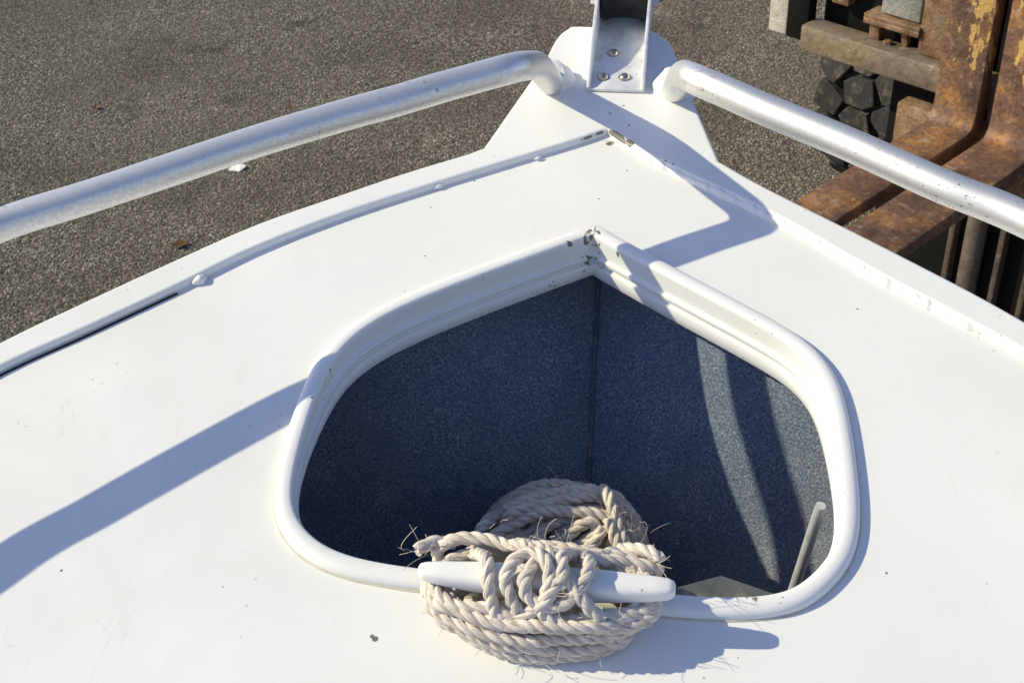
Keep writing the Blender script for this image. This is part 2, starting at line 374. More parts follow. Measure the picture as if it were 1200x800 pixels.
def plate_mesh(loops, z_top, thick, bev, res=3):
    """flat shape with holes and rounded edges, from closed 2-D loops"""
    cu = bpy.data.curves.new('outline', 'CURVE'); cu.dimensions = '2D'; cu.fill_mode = 'BOTH'
    cu.extrude = max(thick / 2 - bev, 1e-5); cu.bevel_depth = bev; cu.bevel_resolution = res; cu.offset = -bev
    for lp in loops:
        s = cu.splines.new('POLY'); s.points.add(len(lp) - 1); s.use_cyclic_u = True
        for q, p in zip(s.points, lp): q.co = (p[0], p[1], 0, 1)
    o = bpy.data.objects.new('outline', cu); col.objects.link(o)
    dg = bpy.context.evaluated_depsgraph_get(); me = bpy.data.meshes.new_from_object(o.evaluated_get(dg))
    bpy.data.objects.remove(o); bpy.data.curves.remove(cu)
    for v in me.vertices: v.co.z += z_top - thick / 2
    me.materials.clear()
    return me

# ------------------------------------------------------------------ ground
bm = bmesh.new()
S = 150
bm.faces.new([bm.verts.new(p) for p in ((-S, -S, 0), (S, -S, 0), (S, S, 0), (-S, S, 0))])
g = from_bm('ground', bm, M['asphalt'], None, False); g['kind'] = 'structure'

# the loose-looking stone chippings that stand proud of the asphalt: too many to count
def chip_mat():
    p = Mat('stone_chippings')
    oi = p.n('ObjectInfo')
    c = p.ramp(oi.outputs['Random'], [(.0, (.062, .055, .047)), (.30, (.145, .127, .104)), (.60, (.245, .217, .174)), (.85, (.34, .305, .25)), (.965, (.46, .42, .355)), (.99, (.54, .50, .43))])
    big = p.n('TexNoise'); geo = p.n('NewGeometry'); p.l(geo.outputs['Position'], big.inputs['Vector']); big.inputs['Scale'].default_value = 2.2; big.inputs['Detail'].default_value = 5
    c = p.mix(p.ramp(big.outputs['Fac'], [(.42, 0), (.66, .55)]), c, (.070, .058, .048))
    b2 = p.n('TexNoise'); b2.inputs['Scale'].default_value = .75; b2.inputs['Detail'].default_value = 6; b2.inputs['Roughness'].default_value = .6; p.l(geo.outputs['Position'], b2.inputs['Vector'])
    c = p.mix(p.ramp(b2.outputs['Fac'], [(.48, 0), (.64, .42)]), c, (.27, .24, .19))
    b3 = p.n('TexNoise'); b3.inputs['Scale'].default_value = 3.6; b3.inputs['Detail'].default_value = 3; p.l(geo.outputs['Position'], b3.inputs['Vector'])
    c = p.mix(p.ramp(b3.outputs['Fac'], [(.62, 0), (.70, .55)]), c, (.045, .038, .034))
    return p.set(color=c, rough=.9, spec=.15)
M['chip'] = chip_mat()
bm = bmesh.new()
nx, ny = 12, 14
gv = [[bm.verts.new((-4.0 + 6.2 * i / nx, .2 + 6.4 * j / ny, .0)) for i in range(nx + 1)] for j in range(ny + 1)]
for j in range(ny):
    for i in range(nx): bm.faces.new((gv[j][i], gv[j][i + 1], gv[j + 1][i + 1], gv[j + 1][i]))
me = bpy.data.meshes.new('stone_chippings'); bm.to_mesh(me); bm.free()
chips = link('stone_chippings', me, M['chip'], None, False); chips['kind'] = 'stuff'
ng = bpy.data.node_groups.new('scatter_chippings', 'GeometryNodeTree')
ng.interface.new_socket('Geometry', in_out='INPUT', socket_type='NodeSocketGeometry'); ng.interface.new_socket('Geometry', in_out='OUTPUT', socket_type='NodeSocketGeometry')
N = lambda t: ng.nodes.new(t)
gi, go = N('NodeGroupInput'), N('NodeGroupOutput')
dp = N('GeometryNodeDistributePointsOnFaces'); dp.inputs['Density'].default_value = 20000
ico = N('GeometryNodeMeshIcoSphere'); ico.inputs['Radius'].default_value = 1.0; ico.inputs['Subdivisions'].default_value = 1
mset = N('GeometryNodeSetMaterial'); mset.inputs['Material'].default_value = M['chip']
inst = N('GeometryNodeInstanceOnPoints')
rs_ = N('FunctionNodeRandomValue'); rs_.data_type = 'FLOAT_VECTOR'; rs_.inputs[0].default_value = (.0023, .0023, .0012); rs_.inputs[1].default_value = (.0059, .0052, .0031)
rr_ = N('FunctionNodeRandomValue'); rr_.data_type = 'FLOAT_VECTOR'; rr_.inputs[0].default_value = (-.5, -.5, 0); rr_.inputs[1].default_value = (.5, .5, 6.28); rr_.inputs['Seed'].default_value = 5
L_ = ng.links.new
L_(gi.outputs[0], dp.inputs['Mesh']); L_(dp.outputs['Points'], inst.inputs['Points']); L_(ico.outputs['Mesh'], mset.inputs['Geometry']); L_(mset.outputs[0], inst.inputs['Instance'])
L_(rs_.outputs[0], inst.inputs['Scale']); L_(rr_.outputs[0], inst.inputs['Rotation']); L_(inst.outputs[0], go.inputs[0])
chips.modifiers.new('scatter', 'NODES').node_group = ng

# ------------------------------------------------------------------ the boat
boat = root('boat', 'white painted metal boat bow with open five sided hatch and bare aluminium tube rails', 'boat', (0, 0, DECK_HEIGHT), (BOAT_TILT, 0, 0))
BM = Matrix.Translation((0, 0, DECK_HEIGHT)) @ Matrix.Rotation(BOAT_TILT, 4, 'X')

out_l = [(-1.0, -1.0), (-.97, -.5), (-.89, -.15), (-.78, .05), (-.672, .18)] + list(EDGE_OUT_LEFT)
in_l = [(-.965, -1.0), (-.935, -.5), (-.855, -.15), (-.745, .035), (-.645, .155)] + list(EDGE_IN_LEFT)
out_r = list(EDGE_OUT_RIGHT) + [(.56, .25), (.70, .09), (.84, -.15), (.93, -.5), (.97, -1.0)]
in_r = list(EDGE_IN_RIGHT) + [(.535, .225), (.67, .07), (.805, -.16), (.895, -.5), (.935, -1.0)]
c2 = lambda pts, per=5: [Vector((p.x, p.y, 0)) for p in catmull([(a, b, 0) for a, b in pts], per)]
OL, OR, IL, IR = c2(out_l), c2(out_r), c2(in_l), c2(in_r)
# the flat hatch hole: spline through the shoulder points, sharp at the bow corner
hx = catmull([(a, b, 0) for a, b in HATCH_EDGE] + [(HATCH_EDGE[0][0], HATCH_EDGE[0][1], 0)], 6)[:-1]
def relax(P, k):
    n = len(P)
    for _ in range(k):
        Q = [p.copy() for p in P]
        for i in range(3, n - 2): Q[i] = P[i] * .5 + (P[i - 1] + P[(i + 1) % n]) * .25
        P = Q
    return P
hx = relax(hx, 60)
nh = len(hx)
def offset_loop(P, d):
    n = len(P); out = []
    for i in range(n):
        a = (P[i] - P[i - 1]).normalized(); b = (P[(i + 1) % n] - P[i]).normalized()
        na, nb = Vector((-a.y, a.x, 0)), Vector((-b.y, b.x, 0))       # loop runs clockwise: this normal points outwards
        m = (na + nb).normalized(); k = 1 / max(m.dot(na), .5)
        out.append(P[i] + m * d * k)
    return out
# deck sheet
hole = offset_loop(hx, .010)
deck_out = [p + Vector((-.006, .004, 0)) for p in IL] + [p + Vector((.006, .004, 0)) for p in IR]
link('deck', plate_mesh([[p.to_tuple() for p in deck_out], [p.to_tuple() for p in hole]], 0.0, .004, .0005, 1), M['deck'], boat)
# gunwale with the bow plate: one raised, rounded body
pl = c2(PLATE_EDGE, 6)
body = OL[:-1] + [OL[-1] + Vector((.002, .004, 0))] + pl + OR + IR[::-1] + IL[::-1]
gun = link('gunwale', plate_mesh([[p.to_tuple() for p in body]], .0090, .030, .0042, 3), M['gunwale'], boat, True, 50)
# dark seam where the sealant has gone, left side
gl = c2([(-.858, -.148), (-.748, .038), (-.648, .158)] + [tuple(q) for q in GAP_LINE], 8)
bm = bmesh.new(); tube(bm, [p + Vector((.0028, -.0030, .0006)) for p in gl], .0012, 6)
from_bm('seam_gap', bm, M['sealant'], boat)
# weld bead along the right edge, lumps along the left
def bead(name, path, rad, seed, amp=.35):
    pts = resample([Vector(p) for p in path], .0015)
    bm = bmesh.new()
    def rf(i, a):
        p = pts[i]
        q = Vector((p.x * 55, p.y * 55, seed)); cs = Vector((math.cos(a), math.sin(a), 0)) * .22
        e = max(0, min(1, i / 14, (len(pts) - 1 - i) / 14))
        return rad * (.08 + .92 * e ** .6) * (1 + amp * noise.noise(q * 2.0 + cs) + amp * noise.noise(q * .5) + amp * .4 * noise.noise(q * 4.5 + cs * 2))
    tube(bm, pts, rf, 14)
    return from_bm(name, bm, M['weld'], boat, True, 180)
wr = [p for p in IR if .03 < p.x < .399]
bead('weld_bead', [p + Vector((.0012, .0012, .0008)) for p in wr], .0060, 3, .27)
for k, (a, b) in enumerate(((WELD_LUMPS[0], WELD_LUMPS[1]), (WELD_LUMPS[2], (WELD_LUMPS[2][0] + .008, WELD_LUMPS[2][1] + .006)), (WELD_LUMPS[4], WELD_LUMPS[3]))):
    v = Vector((b[0] - a[0], b[1] - a[1], 0)); p0 = Vector((a[0], a[1], .003)); n_ = Vector((v.y, -v.x, 0)).normalized()
    bead('weld_bead', [p0 - v * .3, p0 + v * .4 + n_ * .001, p0 + v * 1.2], (.0085, .0050, .0045)[k], 20 + k, .3)

# hatch coaming
prof = [(.0185, -.003), (.0185, .0025), (.0178, .0056), (.0156, .0082), (.0120, .0098), (.0080, .0102), (.0040, .0099), (.0018, .0090), (.0005, .0074), (.0, .0048), (.0, -.0150),
        (-.0002, -.0160), (-.0036, -.0166), (-.0042, -.0174), (-.0042, -.0218), (-.0036, -.0226), (-.0016, -.0232), (-.0016, -.0258), (-.0018, -.0264), (-.0054, -.0270), (-.0060, -.0278), (-.0060, -.0425),
        (-.0052, -.0436), (-.002, -.0436), (.006, -.034)]
bm = bmesh.new(); rings = []
for off, z in prof:
    q = offset_loop(hx, off); ring = []
    for p, h in zip(q, hx):
        k = max(0, min(1, (h.y - .08) / .28)); k = .32 + .68 * k * k * (3 - 2 * k)
        if z < .0045 and off < .0005:
            v = h + (p - h) * k; ring.append(bm.verts.new((v.x, v.y, .0045 + (z - .0045) * k)))
        else: ring.append(bm.verts.new((p.x, p.y, z)))
    rings.append(ring)
for a, b in zip(rings, rings[1:]):
    for k in range(nh): bm.faces.new((a[k], a[(k + 1) % nh], b[(k + 1) % nh], b[k]))
co = from_bm('hatch_coaming', bm, M['coaming'], boat, True, 40)
bm = bmesh.new(); lp = offset_loop(hx, .0190)
tube(bm, [p + Vector((0, 0, .0002)) for p in lp + lp[:1]], lambda i, a: .0011 * (1 + .8 * noise.noise(Vector((i * .21, 4, 0)))), 6, False)
from_bm('coaming_sealant', bm, M['old_sealant'], boat)
bead('weld_bead', [Vector((hx[0].x, hx[0].y, .0085)) + Vector((.0, .000, 0)), Vector((hx[0].x, hx[0].y + .010, .0098)), Vector((hx[0].x + .002, hx[0].y + .019, .006))], .0032, 33)

# locker lining: two ruled panels from the sheer to the stem
# sections across the bow: y, keel height, half width at the sheer, hollow or bulge of the side
SEC = [(.648, -.012, .004, 0), (.62, -.030, .04, .0), (.58, -.062, .09, .006), (.54, -.098, .145, .012), (.50, -.135, .205, .02), (.45, -.182, .29, .027), (.405, -.236, .355, .020), (.37, -.272, .405, .004), (.333, -.312, .455, -.019), (.28, -.372, .53, -.044), (.20, -.440, .615, -.060), (.08, -.50, .70, -.04), (-.05, -.54, .77, -.04), (-.16, -.56, .81, -.04)]
keel = [Vector((0, y, z)) for y, z, x, b in SEC]
def panel(bm, sgn):
    sec = catmull([(y, z, x) for y, z, x, b in SEC], 4); bl = catmull([(b, 0, 0) for y, z, x, b in SEC], 4); rows = []
    for q, b in zip(sec, bl):
        row = []
        for k in range(13):
            t = k / 12
            row.append(bm.verts.new((sgn * q.z * t, q.x, q.y * (1 - t) - .012 * t + 4 * t * (1 - t) * b.x)))
        rows.append(row)
    for r0, r1 in zip(rows, rows[1:]):
        for k in range(12): bm.faces.new((r0[k], r0[k + 1], r1[k + 1], r1[k]))
for sgn in (-1, 1):
    bm = bmesh.new(); panel(bm, sgn); from_bm('locker_lining', bm, M['carpet'], boat, True, 60)
bm = bmesh.new(); box(bm, -.83, .83, -.155, -.145, -.62, -.003); from_bm('locker_bulkhead', bm, M['carpet'], boat)
bm = bmesh.new(); tube(bm, [p + Vector((.001, -.004, .004)) for p in catmull(keel, 5)], .0014, 6); from_bm('lining_seam', bm, M['seam'], boat)
# outer hull
bm = bmesh.new()
def hull_rows(edge):
    rows = []
    for i, p in enumerate(edge):
        t = max(0, min(1, (.72 - p.y) / 1.7))
        kz = -.10 - 1.05 * (1 - (1 - t) ** 2.2); ky = p.y - .03
        q = Vector((0, ky + (.09 if t < .1 else 0), kz)); e = Vector((p.x * .985, p.y - .004, -.010)); row = []
        for k in range(7):
            s = k / 6; v = e.lerp(q, s); v.x *= 1 + .22 * math.sin(math.pi * s); row.append(bm.verts.new(v))
        rows.append(row)
    return rows
for ed in (OL + [Vector((-.07, .78, 0)), Vector((-.0, .80, 0))], OR[::-1] + [Vector((.07, .78, 0)), Vector((0, .80, 0))]):
    rw = hull_rows(ed)
    for a, b in zip(rw, rw[1:]):
        for k in range(6): bm.faces.new((a[k], a[k + 1], b[k + 1], b[k]))
bmesh.ops.remove_doubles(bm, verts=bm.verts, dist=.0005)
from_bm('hull', bm, M['hull'], boat, True, 60)
bm = bmesh.new(); prism(bm, [(-.92, -.012), (.92, -.012), (.5, -.75), (0, -1.12), (-.5, -.75)], 1, -1.0, -.99); from_bm('transom', bm, M['hull'], boat)

# rails: bare tube, raked stub at the bow, sweep aft
def rail(base, bend, pts, rad):
    path = [Vector(base) + Vector((0, 0, -.004)), Vector(base).lerp(Vector(bend), .5) + Vector((0, .012, .006)), Vector(bend)] + [Vector(p) for p in pts]
    head = fillet(path[:4], [.25, .042], 12)
    tail = catmull([path[2]] + path[3:], 8)
    k0 = next(i for i, p in enumerate(tail) if (p - head[-1]).length < 1e-6)
    full = resample(head + tail[k0 + 1:], .006)
    bm = bmesh.new()
    tube(bm, full, lambda i, a: rad * (1 + .012 * noise.noise(full[i] * 30)), 28)
    rl = from_bm('bow_rail', bm, M['rail'], boat, True, 60)
    # painted weld collar at its foot
    bm = bmesh.new(); t = (full[3] - full[0]).normalized(); c0 = Vector(base)
    prf = [(.0270, -.004), (.0262, .001), (.0238, .005), (.0212, .010), (.0196, .016), (.0182, .022), (.0172, .026), (.0163, .0275)]
    q = Vector((0, 0, 1)).rotation_difference((t * .75 + Vector((0, 0, .5))).normalized()).to_matrix().to_4x4()
    lathe(bm, prf, Matrix.Translation(c0) @ q, 40)
    for v in bm.verts:
        d = (v.co - c0); v.co += d.normalized() * .0022 * noise.noise(v.co * 130)
    from_bm('weld_collar', bm, M['weld'], rl, True, 60)
    return rl
RL = list(RAIL_LEFT)[:-1][::-1] + [(-.598, .186, .1815), (-.684, .100, .181), (-.755, .022, .180), (-.86, -.16, .18), (-.92, -.62, .18)]
RR = list(RAIL_RIGHT)[::-1] + [(.50, .235, .176), (.64, .06, .178), (.78, -.25, .178), (.85, -.62, .178)]
rail(RAIL_BASE_LEFT, RAIL_BEND_LEFT, RL, .0156)
rail(RAIL_BASE_RIGHT, RAIL_BEND_RIGHT, RR, .0156)

# bow roller in its galvanised channel
ROL = bpy.data.objects.new('bow_roller', None); col.objects.link(ROL); ROL.parent = boat; ROL.location = (.005, .74, .0095)
ROL.rotation_euler = (0, 0, R(-.5))
W2 = .0335
bm = bmesh.new()
box(bm, -W2, W2, 0, .205, .0004, .0042, .0012)
side = [(.0, .0022), (.0, .006), (.004, .010), (.016, .014), (.034, .022), (.055, .033), (.085, .040), (.12, .047), (.22, .058), (.238, .050), (.240, .03), (.225, .012), (.16, .0022)]
prism(bm, side, 0, -W2 - .0012, -W2 + .0030, .0008)
prism(bm, side, 0, W2 - .0030, W2 + .0012, .0008)
from_bm('channel_bracket', bm, M['galv'], ROL, True, 40)
bm = bmesh.new(); yr, zr = .160, .034
prf = [(.010, -.0295), (.0255, -.0295), (.0285, -.0275), (.0290, -.023), (.0270, -.014), (.0262, -.004), (.0262, .004), (.0270, .014), (.0290, .023), (.0285, .0275), (.0255, .0295), (.010, .0295)]
ax = Matrix.Translation((0, yr, zr)) @ Matrix.Rotation(R(90), 4, 'Y')
lathe(bm, prf, ax, 48); from_bm('roller', bm, M['roller'], ROL, True, 40)
bm = bmesh.new(); lathe(bm, [(.0055, -.050), (.006, -.049), (.006, .047), (.0055, .048)], ax, 20); from_bm('pin', bm, M['screw'], ROL)
for s in (-1, 1):
    bm = bmesh.new()
    sh = Matrix.Translation((0, yr, zr)) @ Matrix.Rotation(R(90) * s, 4, 'Y')
    lathe(bm, [(.0105, .0355), (.011, .0362), (.011, .0425), (.0100, .0435)], sh, 6)
    lathe(bm, [(.0135, .0340), (.0135, .0354)], sh, 24)
    from_bm('pin_nut', bm, M['galv'], ROL, True, 30)
for a, b in SCREWS:
    bm = bmesh.new()
    mt = Matrix.Translation((a - .005, b - .74, .0040))
    lathe(bm, [(.0080, 0), (.0080, .0008), (.0068, .0010)], mt, 24)
    dome = [(.0066 * math.cos(t), .0010 + .0042 * math.sin(t)) for t in [i * math.pi / 16 for i in range(0, 7)]] + [(.0010, .0050), (.0008, .0042), (.0003, .0041)]
    lathe(bm, dome, mt, 24); from_bm('screw', bm, M['screw'], ROL, True, 40)

# horn cleat
CL = bpy.data.objects.new('cleat', None); col.objects.link(CL); CL.parent = boat
def cleat_bar():
    bm = bmesh.new(); st = [(-.105, .0030, .0034), (-.1035, .0058, .0052), (-.099, .0074, .0064), (-.085, .0092, .0080), (-.06, .0112, .0100), (-.03, .0125, .0120), (0, .0125, .0120), (.03, .0125, .0120), (.06, .0112, .0102), (.085, .0096, .0084), (.097, .0082, .0072), (.1015, .0062, .0056), (.103, .0032, .0036)]
    rings = []
    for x, a, b in st:
        zc = .0500 + .0035 * (x / .1) ** 2; ring = []
        for k in range(20):
            t = 2 * math.pi * k / 20; ct, s_ = math.cos(t), math.sin(t)
            ring.append(bm.verts.new((x, a * math.copysign(abs(ct) ** .62, ct), zc + b * math.copysign(abs(s_) ** .62, s_))))
        rings.append(ring)
    for r0, r1 in zip(rings, rings[1:]):
        for k in range(20): bm.faces.new((r0[k], r0[(k + 1) % 20], r1[(k + 1) % 20], r1[k]))
    bm.faces.new(rings[0][::-1]); bm.faces.new(rings[-1]); return bm
from_bm('horn', cleat_bar(), M['cleat'], CL, True, 60)
for x in (-.024, .024):
    bm = bmesh.new(); lathe(bm, [(.013, .0), (.0115, .006), (.0095, .014), (.0090, .032), (.0100, .046)], Matrix.Translation((x, 0, 0)), 20)
    from_bm('leg', bm, M['cleat'], CL, True, 60)
bm = bmesh.new(); box(bm, -.045, .045, -.013, .013, -.001, .005, .002); from_bm('base', bm, M['cleat'], CL)

# ------------------------------------------------------------------ rope on the cleat
rope = root('rope', 'beige three strand rope hitched round the white cleat with its coil hanging in the hatch', 'rope', BM @ Vector((0, 0, 0)), (BOAT_TILT, 0, 0))
def lay_rope(name, path, rad=.0054, lay=.034, ds=.0018, parent=rope, seed=0, sides=16):
    """three strands laid round one another, each with its own twisted yarns"""
    pts = resample(path, ds)
    for i in range(1, len(pts) - 1):                               # small kinks and flats of used rope
        pts[i] = pts[i] + Vector((noise.noise(Vector((i * ds * 55, seed, .3))), noise.noise(Vector((i * ds * 55, seed, 5.3))), noise.noise(Vector((i * ds * 55, seed, 9.1))))) * .0011
    T, N, B = frames(pts)
    bm = bmesh.new(); uvl = bm.loops.layers.uv.new('uv')
    rs, ro = rad * .585, rad * .475
    tw = [0.0]
    for i in range(1, len(pts)): tw.append(tw[-1] + 2 * math.pi * ds / lay * (1 + .35 * noise.noise(Vector((i * ds * 14, seed, 2)))))
    for st in range(3):
        P = []; loose = [1 + .16 * noise.noise(Vector((i * ds * 30, seed + 3, st * 7.7))) for i in range(len(pts))]
        for i, p in enumerate(pts):
            a = tw[i] + 2 * math.pi * st / 3
            P.append(p + (N[i] * math.cos(a) + B[i] * math.sin(a)) * ro * loose[i])
        def rad_i(i, a):
            return rs * (1 + .085 * math.cos(5 * a - 2 * math.pi * i * ds / .030 + st) + .13 * noise.noise(Vector((i * ds * 70, math.cos(a), math.sin(a) + st + seed))))
        tube(bm, P, rad_i, sides, True, uvl)
    return from_bm(name, bm, M['rope'], parent, True, 80)

# front coil: turns laid round the cleat legs, under the horns
rng = random.Random(4)
turns = []
#        half width, front reach, back reach, z front, z back, x centre
T_ = [(.062, .034, .024, .0065, .014, .004), (.074, .043, .027, .0070, .020, -.004), (.080, .040, .030, .0170, .025, -.010), (.086, .030, .032, .0190, .030, -.006), (.089, .041, .034, .0285, .034, -.010), (.092, .029, .037, .0310, .037, -.008), (.094, .037, .039, .0390, .038, -.004), (.088, .0285, .041, .0425, .040, -.006)]
cp = []
for k, (hw, fy, by, zf, zb, xc) in enumerate(T_):
    n_ = 16
    for j in range(n_):
        t = j / n_; th = -math.pi / 2 - 2 * math.pi * t      # starts at the front, runs to the left side, over the back, to the right
        nx = T_[min(k + 1, len(T_) - 1)]; w_ = t if t > .6 else 0; w_ = max(0, (t - .5) * 2)
        L_ = lambda i: (hw, fy, by, zf, zb, xc)[i] * (1 - w_) + nx[i] * w_
        x = L_(5) + L_(0) * math.cos(th); s_ = math.sin(th)
        y = (L_(2) if s_ > 0 else L_(1)) * math.copysign(abs(s_) ** .85, s_)
        z = L_(3) + (L_(4) - L_(3)) * (s_ + 1) / 2
        z -= .007 * max(0, math.cos(th) ** 2 - .5)
        cp.append((x + rng.uniform(-.0022, .0022), y + rng.uniform(-.0022, .0022), z + rng.uniform(-.0016, .0016)))
lay_rope('coil', catmull(cp, 10), seed=1)
# hitch over the horn
KNOT = [
    [(-.066, .030, .036), (-.060, .024, .050), (-.048, .004, .0680), (-.045, -.014, .0640), (-.042, -.024, .050), (-.036, -.029, .0415), (-.020, -.027, .043), (-.026, -.0225, .057), (-.032, -.012, .0680), (-.026, .002, .0740), (-.012, .010, .0760), (.000, .000, .0790), (.004, -.014, .0700), (-.002, -.0235, .057), (-.012, -.028, .047), (-.022, -.030, .040), (-.028, -.018, .030)],
    [(-.030, .032, .050), (-.022, .026, .064), (-.004, .016, .0715), (.012, .000, .0720), (.024, -.015, .0660), (.036, -.0235, .054), (.045, -.027, .044), (.036, -.031, .0405), (.016, -.032, .043), (-.002, -.029, .052), (.004, -.0225, .064), (.014, -.008, .0755), (.012, .010, .0740), (.020, .022, .060), (.042, .028, .048), (.064, .031, .043), (.082, .030, .039), (.090, .034, .028)],
    [(-.096, .030, .030), (-.094, .032, .042), (-.080, .036, .0520), (-.058, .035, .0550), (-.038, .030, .0560), (-.020, .022, .0680), (-.010, .006, .0715), (-.016, -.012, .0690), (-.012, -.022, .0590), (.002, -.026, .0560), (.018, -.0235, .0580), (.030, -.010, .0680), (.034, .008, .0690), (.030, .023, .0560), (.046, .033, .043), (.070, .038, .037), (.084, .043, .026)],
    [(-.084, -.004, .034), (-.070, -.020, .0365), (-.054, -.030, .0370), (-.036, -.034, .0375), (-.010, -.0365, .0430), (.016, -.0365, .0440), (.040, -.033, .0430), (.060, -.024, .0400), (.074, -.004, .0380), (.078, .022, .040)],
    [(-.070, .040, .030), (-.046, .038, .044), (-.012, .032, .0480), (.022, .033, .0470), (.056, .036, .0430), (.080, .038, .0350)],
]
for k, h in enumerate(KNOT): lay_rope('hitch', catmull(h, 12), seed=2 + k)
lay_rope('rope_end', catmull([(-.084, .042, .038), (-.098, .035, .046), (-.107, .027, .050), (-.111, .022, .050)], 10), seed=9)
lay_rope('rope_end', catmull([(.056, .050, .036), (.074, .043, .045), (.086, .036, .048), (.090, .031, .047)], 10), seed=10)
# hanging coil inside the hatch
bc = Vector((-.014, .200, -.185))
e1 = Vector((.98, .12, -.10)).normalized(); e3 = Vector((.10, -.62, .78)).normalized(); e2 = e3.cross(e1).normalized(); e3 = e1.cross(e2)
rng = random.Random(11); cp = []
NEST = 6
def hank(k_list, cp):
    for k, layer, a, b in k_list:
        dz = layer + rng.uniform(-.002, .002); ox, oy = rng.uniform(-.003, .003), rng.uniform(-.003, .003)
        tilt = .36 + rng.uniform(-.14, .14)
        for j in range(16):
            th = -2 * math.pi * j / 16 + 2.0
            x, y = a * math.cos(th), b * math.sin(th)
            pinch = max(0, math.cos(th - .55)) ** 3                 # turns gather where they are bound
            x, y = x * (1 - .05 * pinch), y * (1 - .05 * pinch)
            x, y = x * math.cos(tilt) - y * math.sin(tilt), x * math.sin(tilt) + y * math.cos(tilt)
            x += .030 * pinch * (1 - a / .085); y += .026 * pinch * (1 - a / .085)
            z = dz + .0085 * math.sin(th + 1.9 * k) + .012 * pinch * (1 - a / .085)
            x += .005 * math.sin(2 * th + 2.3 * k); y += .005 * math.sin(3 * th + 1.1 * k)
            cp.append(tuple(bc + e1 * (x + ox) + e2 * (y + oy - .006) + e3 * (z + rng.uniform(-.001, .001))))
    return cp
top = [(k, -.010 + .013 * (k // NEST), .087 - .0130 * (k % NEST) - .006 * (k // NEST), .070 - .0122 * (k % NEST) - .005 * (k // NEST)) for k in range(2 * NEST)]
lay_rope('hanging_coil', catmull(hank(top, []), 10), rad=.0062, lay=.037, ds=.0022, seed=7, sides=12)
low = [(k, -.024 - .0125 * k, .085 + .003 * math.sin(k), .070 + .003 * math.cos(k * 1.7)) for k in range(9)]
lay_rope('hanging_coil', catmull(hank(low, []), 8), rad=.0062, lay=.037, ds=.0034, seed=12, sides=8)
# the turn that binds the coil
cp = []
for k in range(2):
    for j in range(12):
        th = 2 * math.pi * j / 12 + 1.2
        cc = bc + e1 * (.052 + .012 * k) + e2 * (.020 - .010 * k)
        u1 = (-e1 * .34 + e2 * .94).normalized()
        cp.append(tuple(cc + u1 * (.050 - .008 * k) * math.cos(th) + e3 * (.030 * math.sin(th) - .004) + e1 * .010 * j / 12))
lay_rope('binding_turn', catmull(cp, 10), rad=.0060, seed=8)
lay_rope('lead', catmull([tuple(bc + e1 * .06 - e2 * .055), (.060, .13, -.13), (.062, .085, -.05), (.058, .056, .020), (.050, .040, .040), (.040, .030, .048)], 10), seed=9)
# loose fibres
def fibre(bm, p, d, L, curl, rg):
    pts = [p.copy()]; d = d.normalized(); ax = Vector((rg.uniform(-1, 1), rg.uniform(-1, 1), rg.uniform(-1, 1))).normalized()
    n_ = 9
    for i in range(n_):
        d = Matrix.Rotation(curl / n_ * (1 + rg.uniform(-.6, .6)), 3, ax) @ d; pts.append(pts[-1] + d * L / n_)
    tube(bm, pts, .00022, 4, False)
rg = random.Random(21); bm = bmesh.new()
spots = [((-.111, .020, .051), 6), ((-.052, .040, .069), 3), ((-.005, .020, .078), 7), ((.010, .02, .076), 4), ((.088, .030, .050), 6), ((.04, -.028, .05), 3), ((-.05, -.045, .02), 3), ((.04, -.04, .015), 5), ((.0, -.05, .012), 4), ((-.08, -.02, .03), 3), ((.036, .215, -.13), 8), ((.066, .21, -.15), 7), ((-.024, .24, -.12), 4), ((-.07, -.03, .03), 5), ((.07, -.02, .03), 5), ((.02, -.02, .07), 5)]
for (x, y, z), n_ in spots:
    for _ in range(n_):
        p = Vector((x + rg.uniform(-.014, .014), y + rg.uniform(-.004, .004), z + rg.uniform(-.004, .001)))
        fibre(bm, p, Vector((rg.uniform(-1, 1), rg.uniform(-.8, .3), rg.uniform(.1, 1.2))), rg.uniform(.008, .030), rg.uniform(-2.6, 2.6), rg)
fibre(bm, Vector((-.004, .028, .072)), Vector((.05, .1, 1)), .030, 1.0, rg)
fibre(bm, Vector((.066, .22, -.15)), Vector((.8, .3, .5)), .055, 4.5, rg)
fibre(bm, Vector((-.106, .022, .054)), Vector((-.25, .2, 1)), .026, .7, rg)
for o_ in [o for o in rope.children if o.type == 'MESH']:
    vv = o_.data.vertices; nn = max(8, len(vv) // 1100)
    for _ in range(nn):
        v = vv[rg.randrange(len(vv))]
        d = v.normal + Vector((rg.uniform(-1, 1), rg.uniform(-1, 1), rg.uniform(-1, 1))) * .9
        fibre(bm, v.co.copy(), d, rg.uniform(.003, .010), rg.uniform(-1.5, 1.5), rg)
from_bm('loose_fibres', bm, M['fibre'], rope, True, 80)['kind'] = 'stuff'

# ------------------------------------------------------------------ loose metal inside the locker
def deck_root(name, label, cat, p):
    return root(name, label, cat, BM @ Vector(p), (BOAT_TILT, 0, 0))
pt, pb = Vector(ROD_TOP), Vector(ROD_BOT); ax_ = (pb - pt).normalized(); pb = pt + ax_ * .27
rod = deck_root('metal_rod', 'dull grey metal rod standing inside the hatch near its right corner', 'rod', pb)
bm = bmesh.new(); n_ = 40; pts = [pt.lerp(pb, i / n_) - pb for i in range(n_ + 1)]
tube(bm, pts, lambda i, a: .0052 * (1 - (.10 if i == 0 else 0) + .05 * noise.noise(Vector((i * .3, a, 2)))), 18)
from_bm('rod_body', bm, M['rod'], rod, True, 50)
s0, s1, s2 = (Vector(p) for p in SHEET)
bm = bmesh.new()
lp = [s0, s1, s2, s2 + Vector((.01, -.16, -.02)), s0 + Vector((-.01, -.16, -.02))]
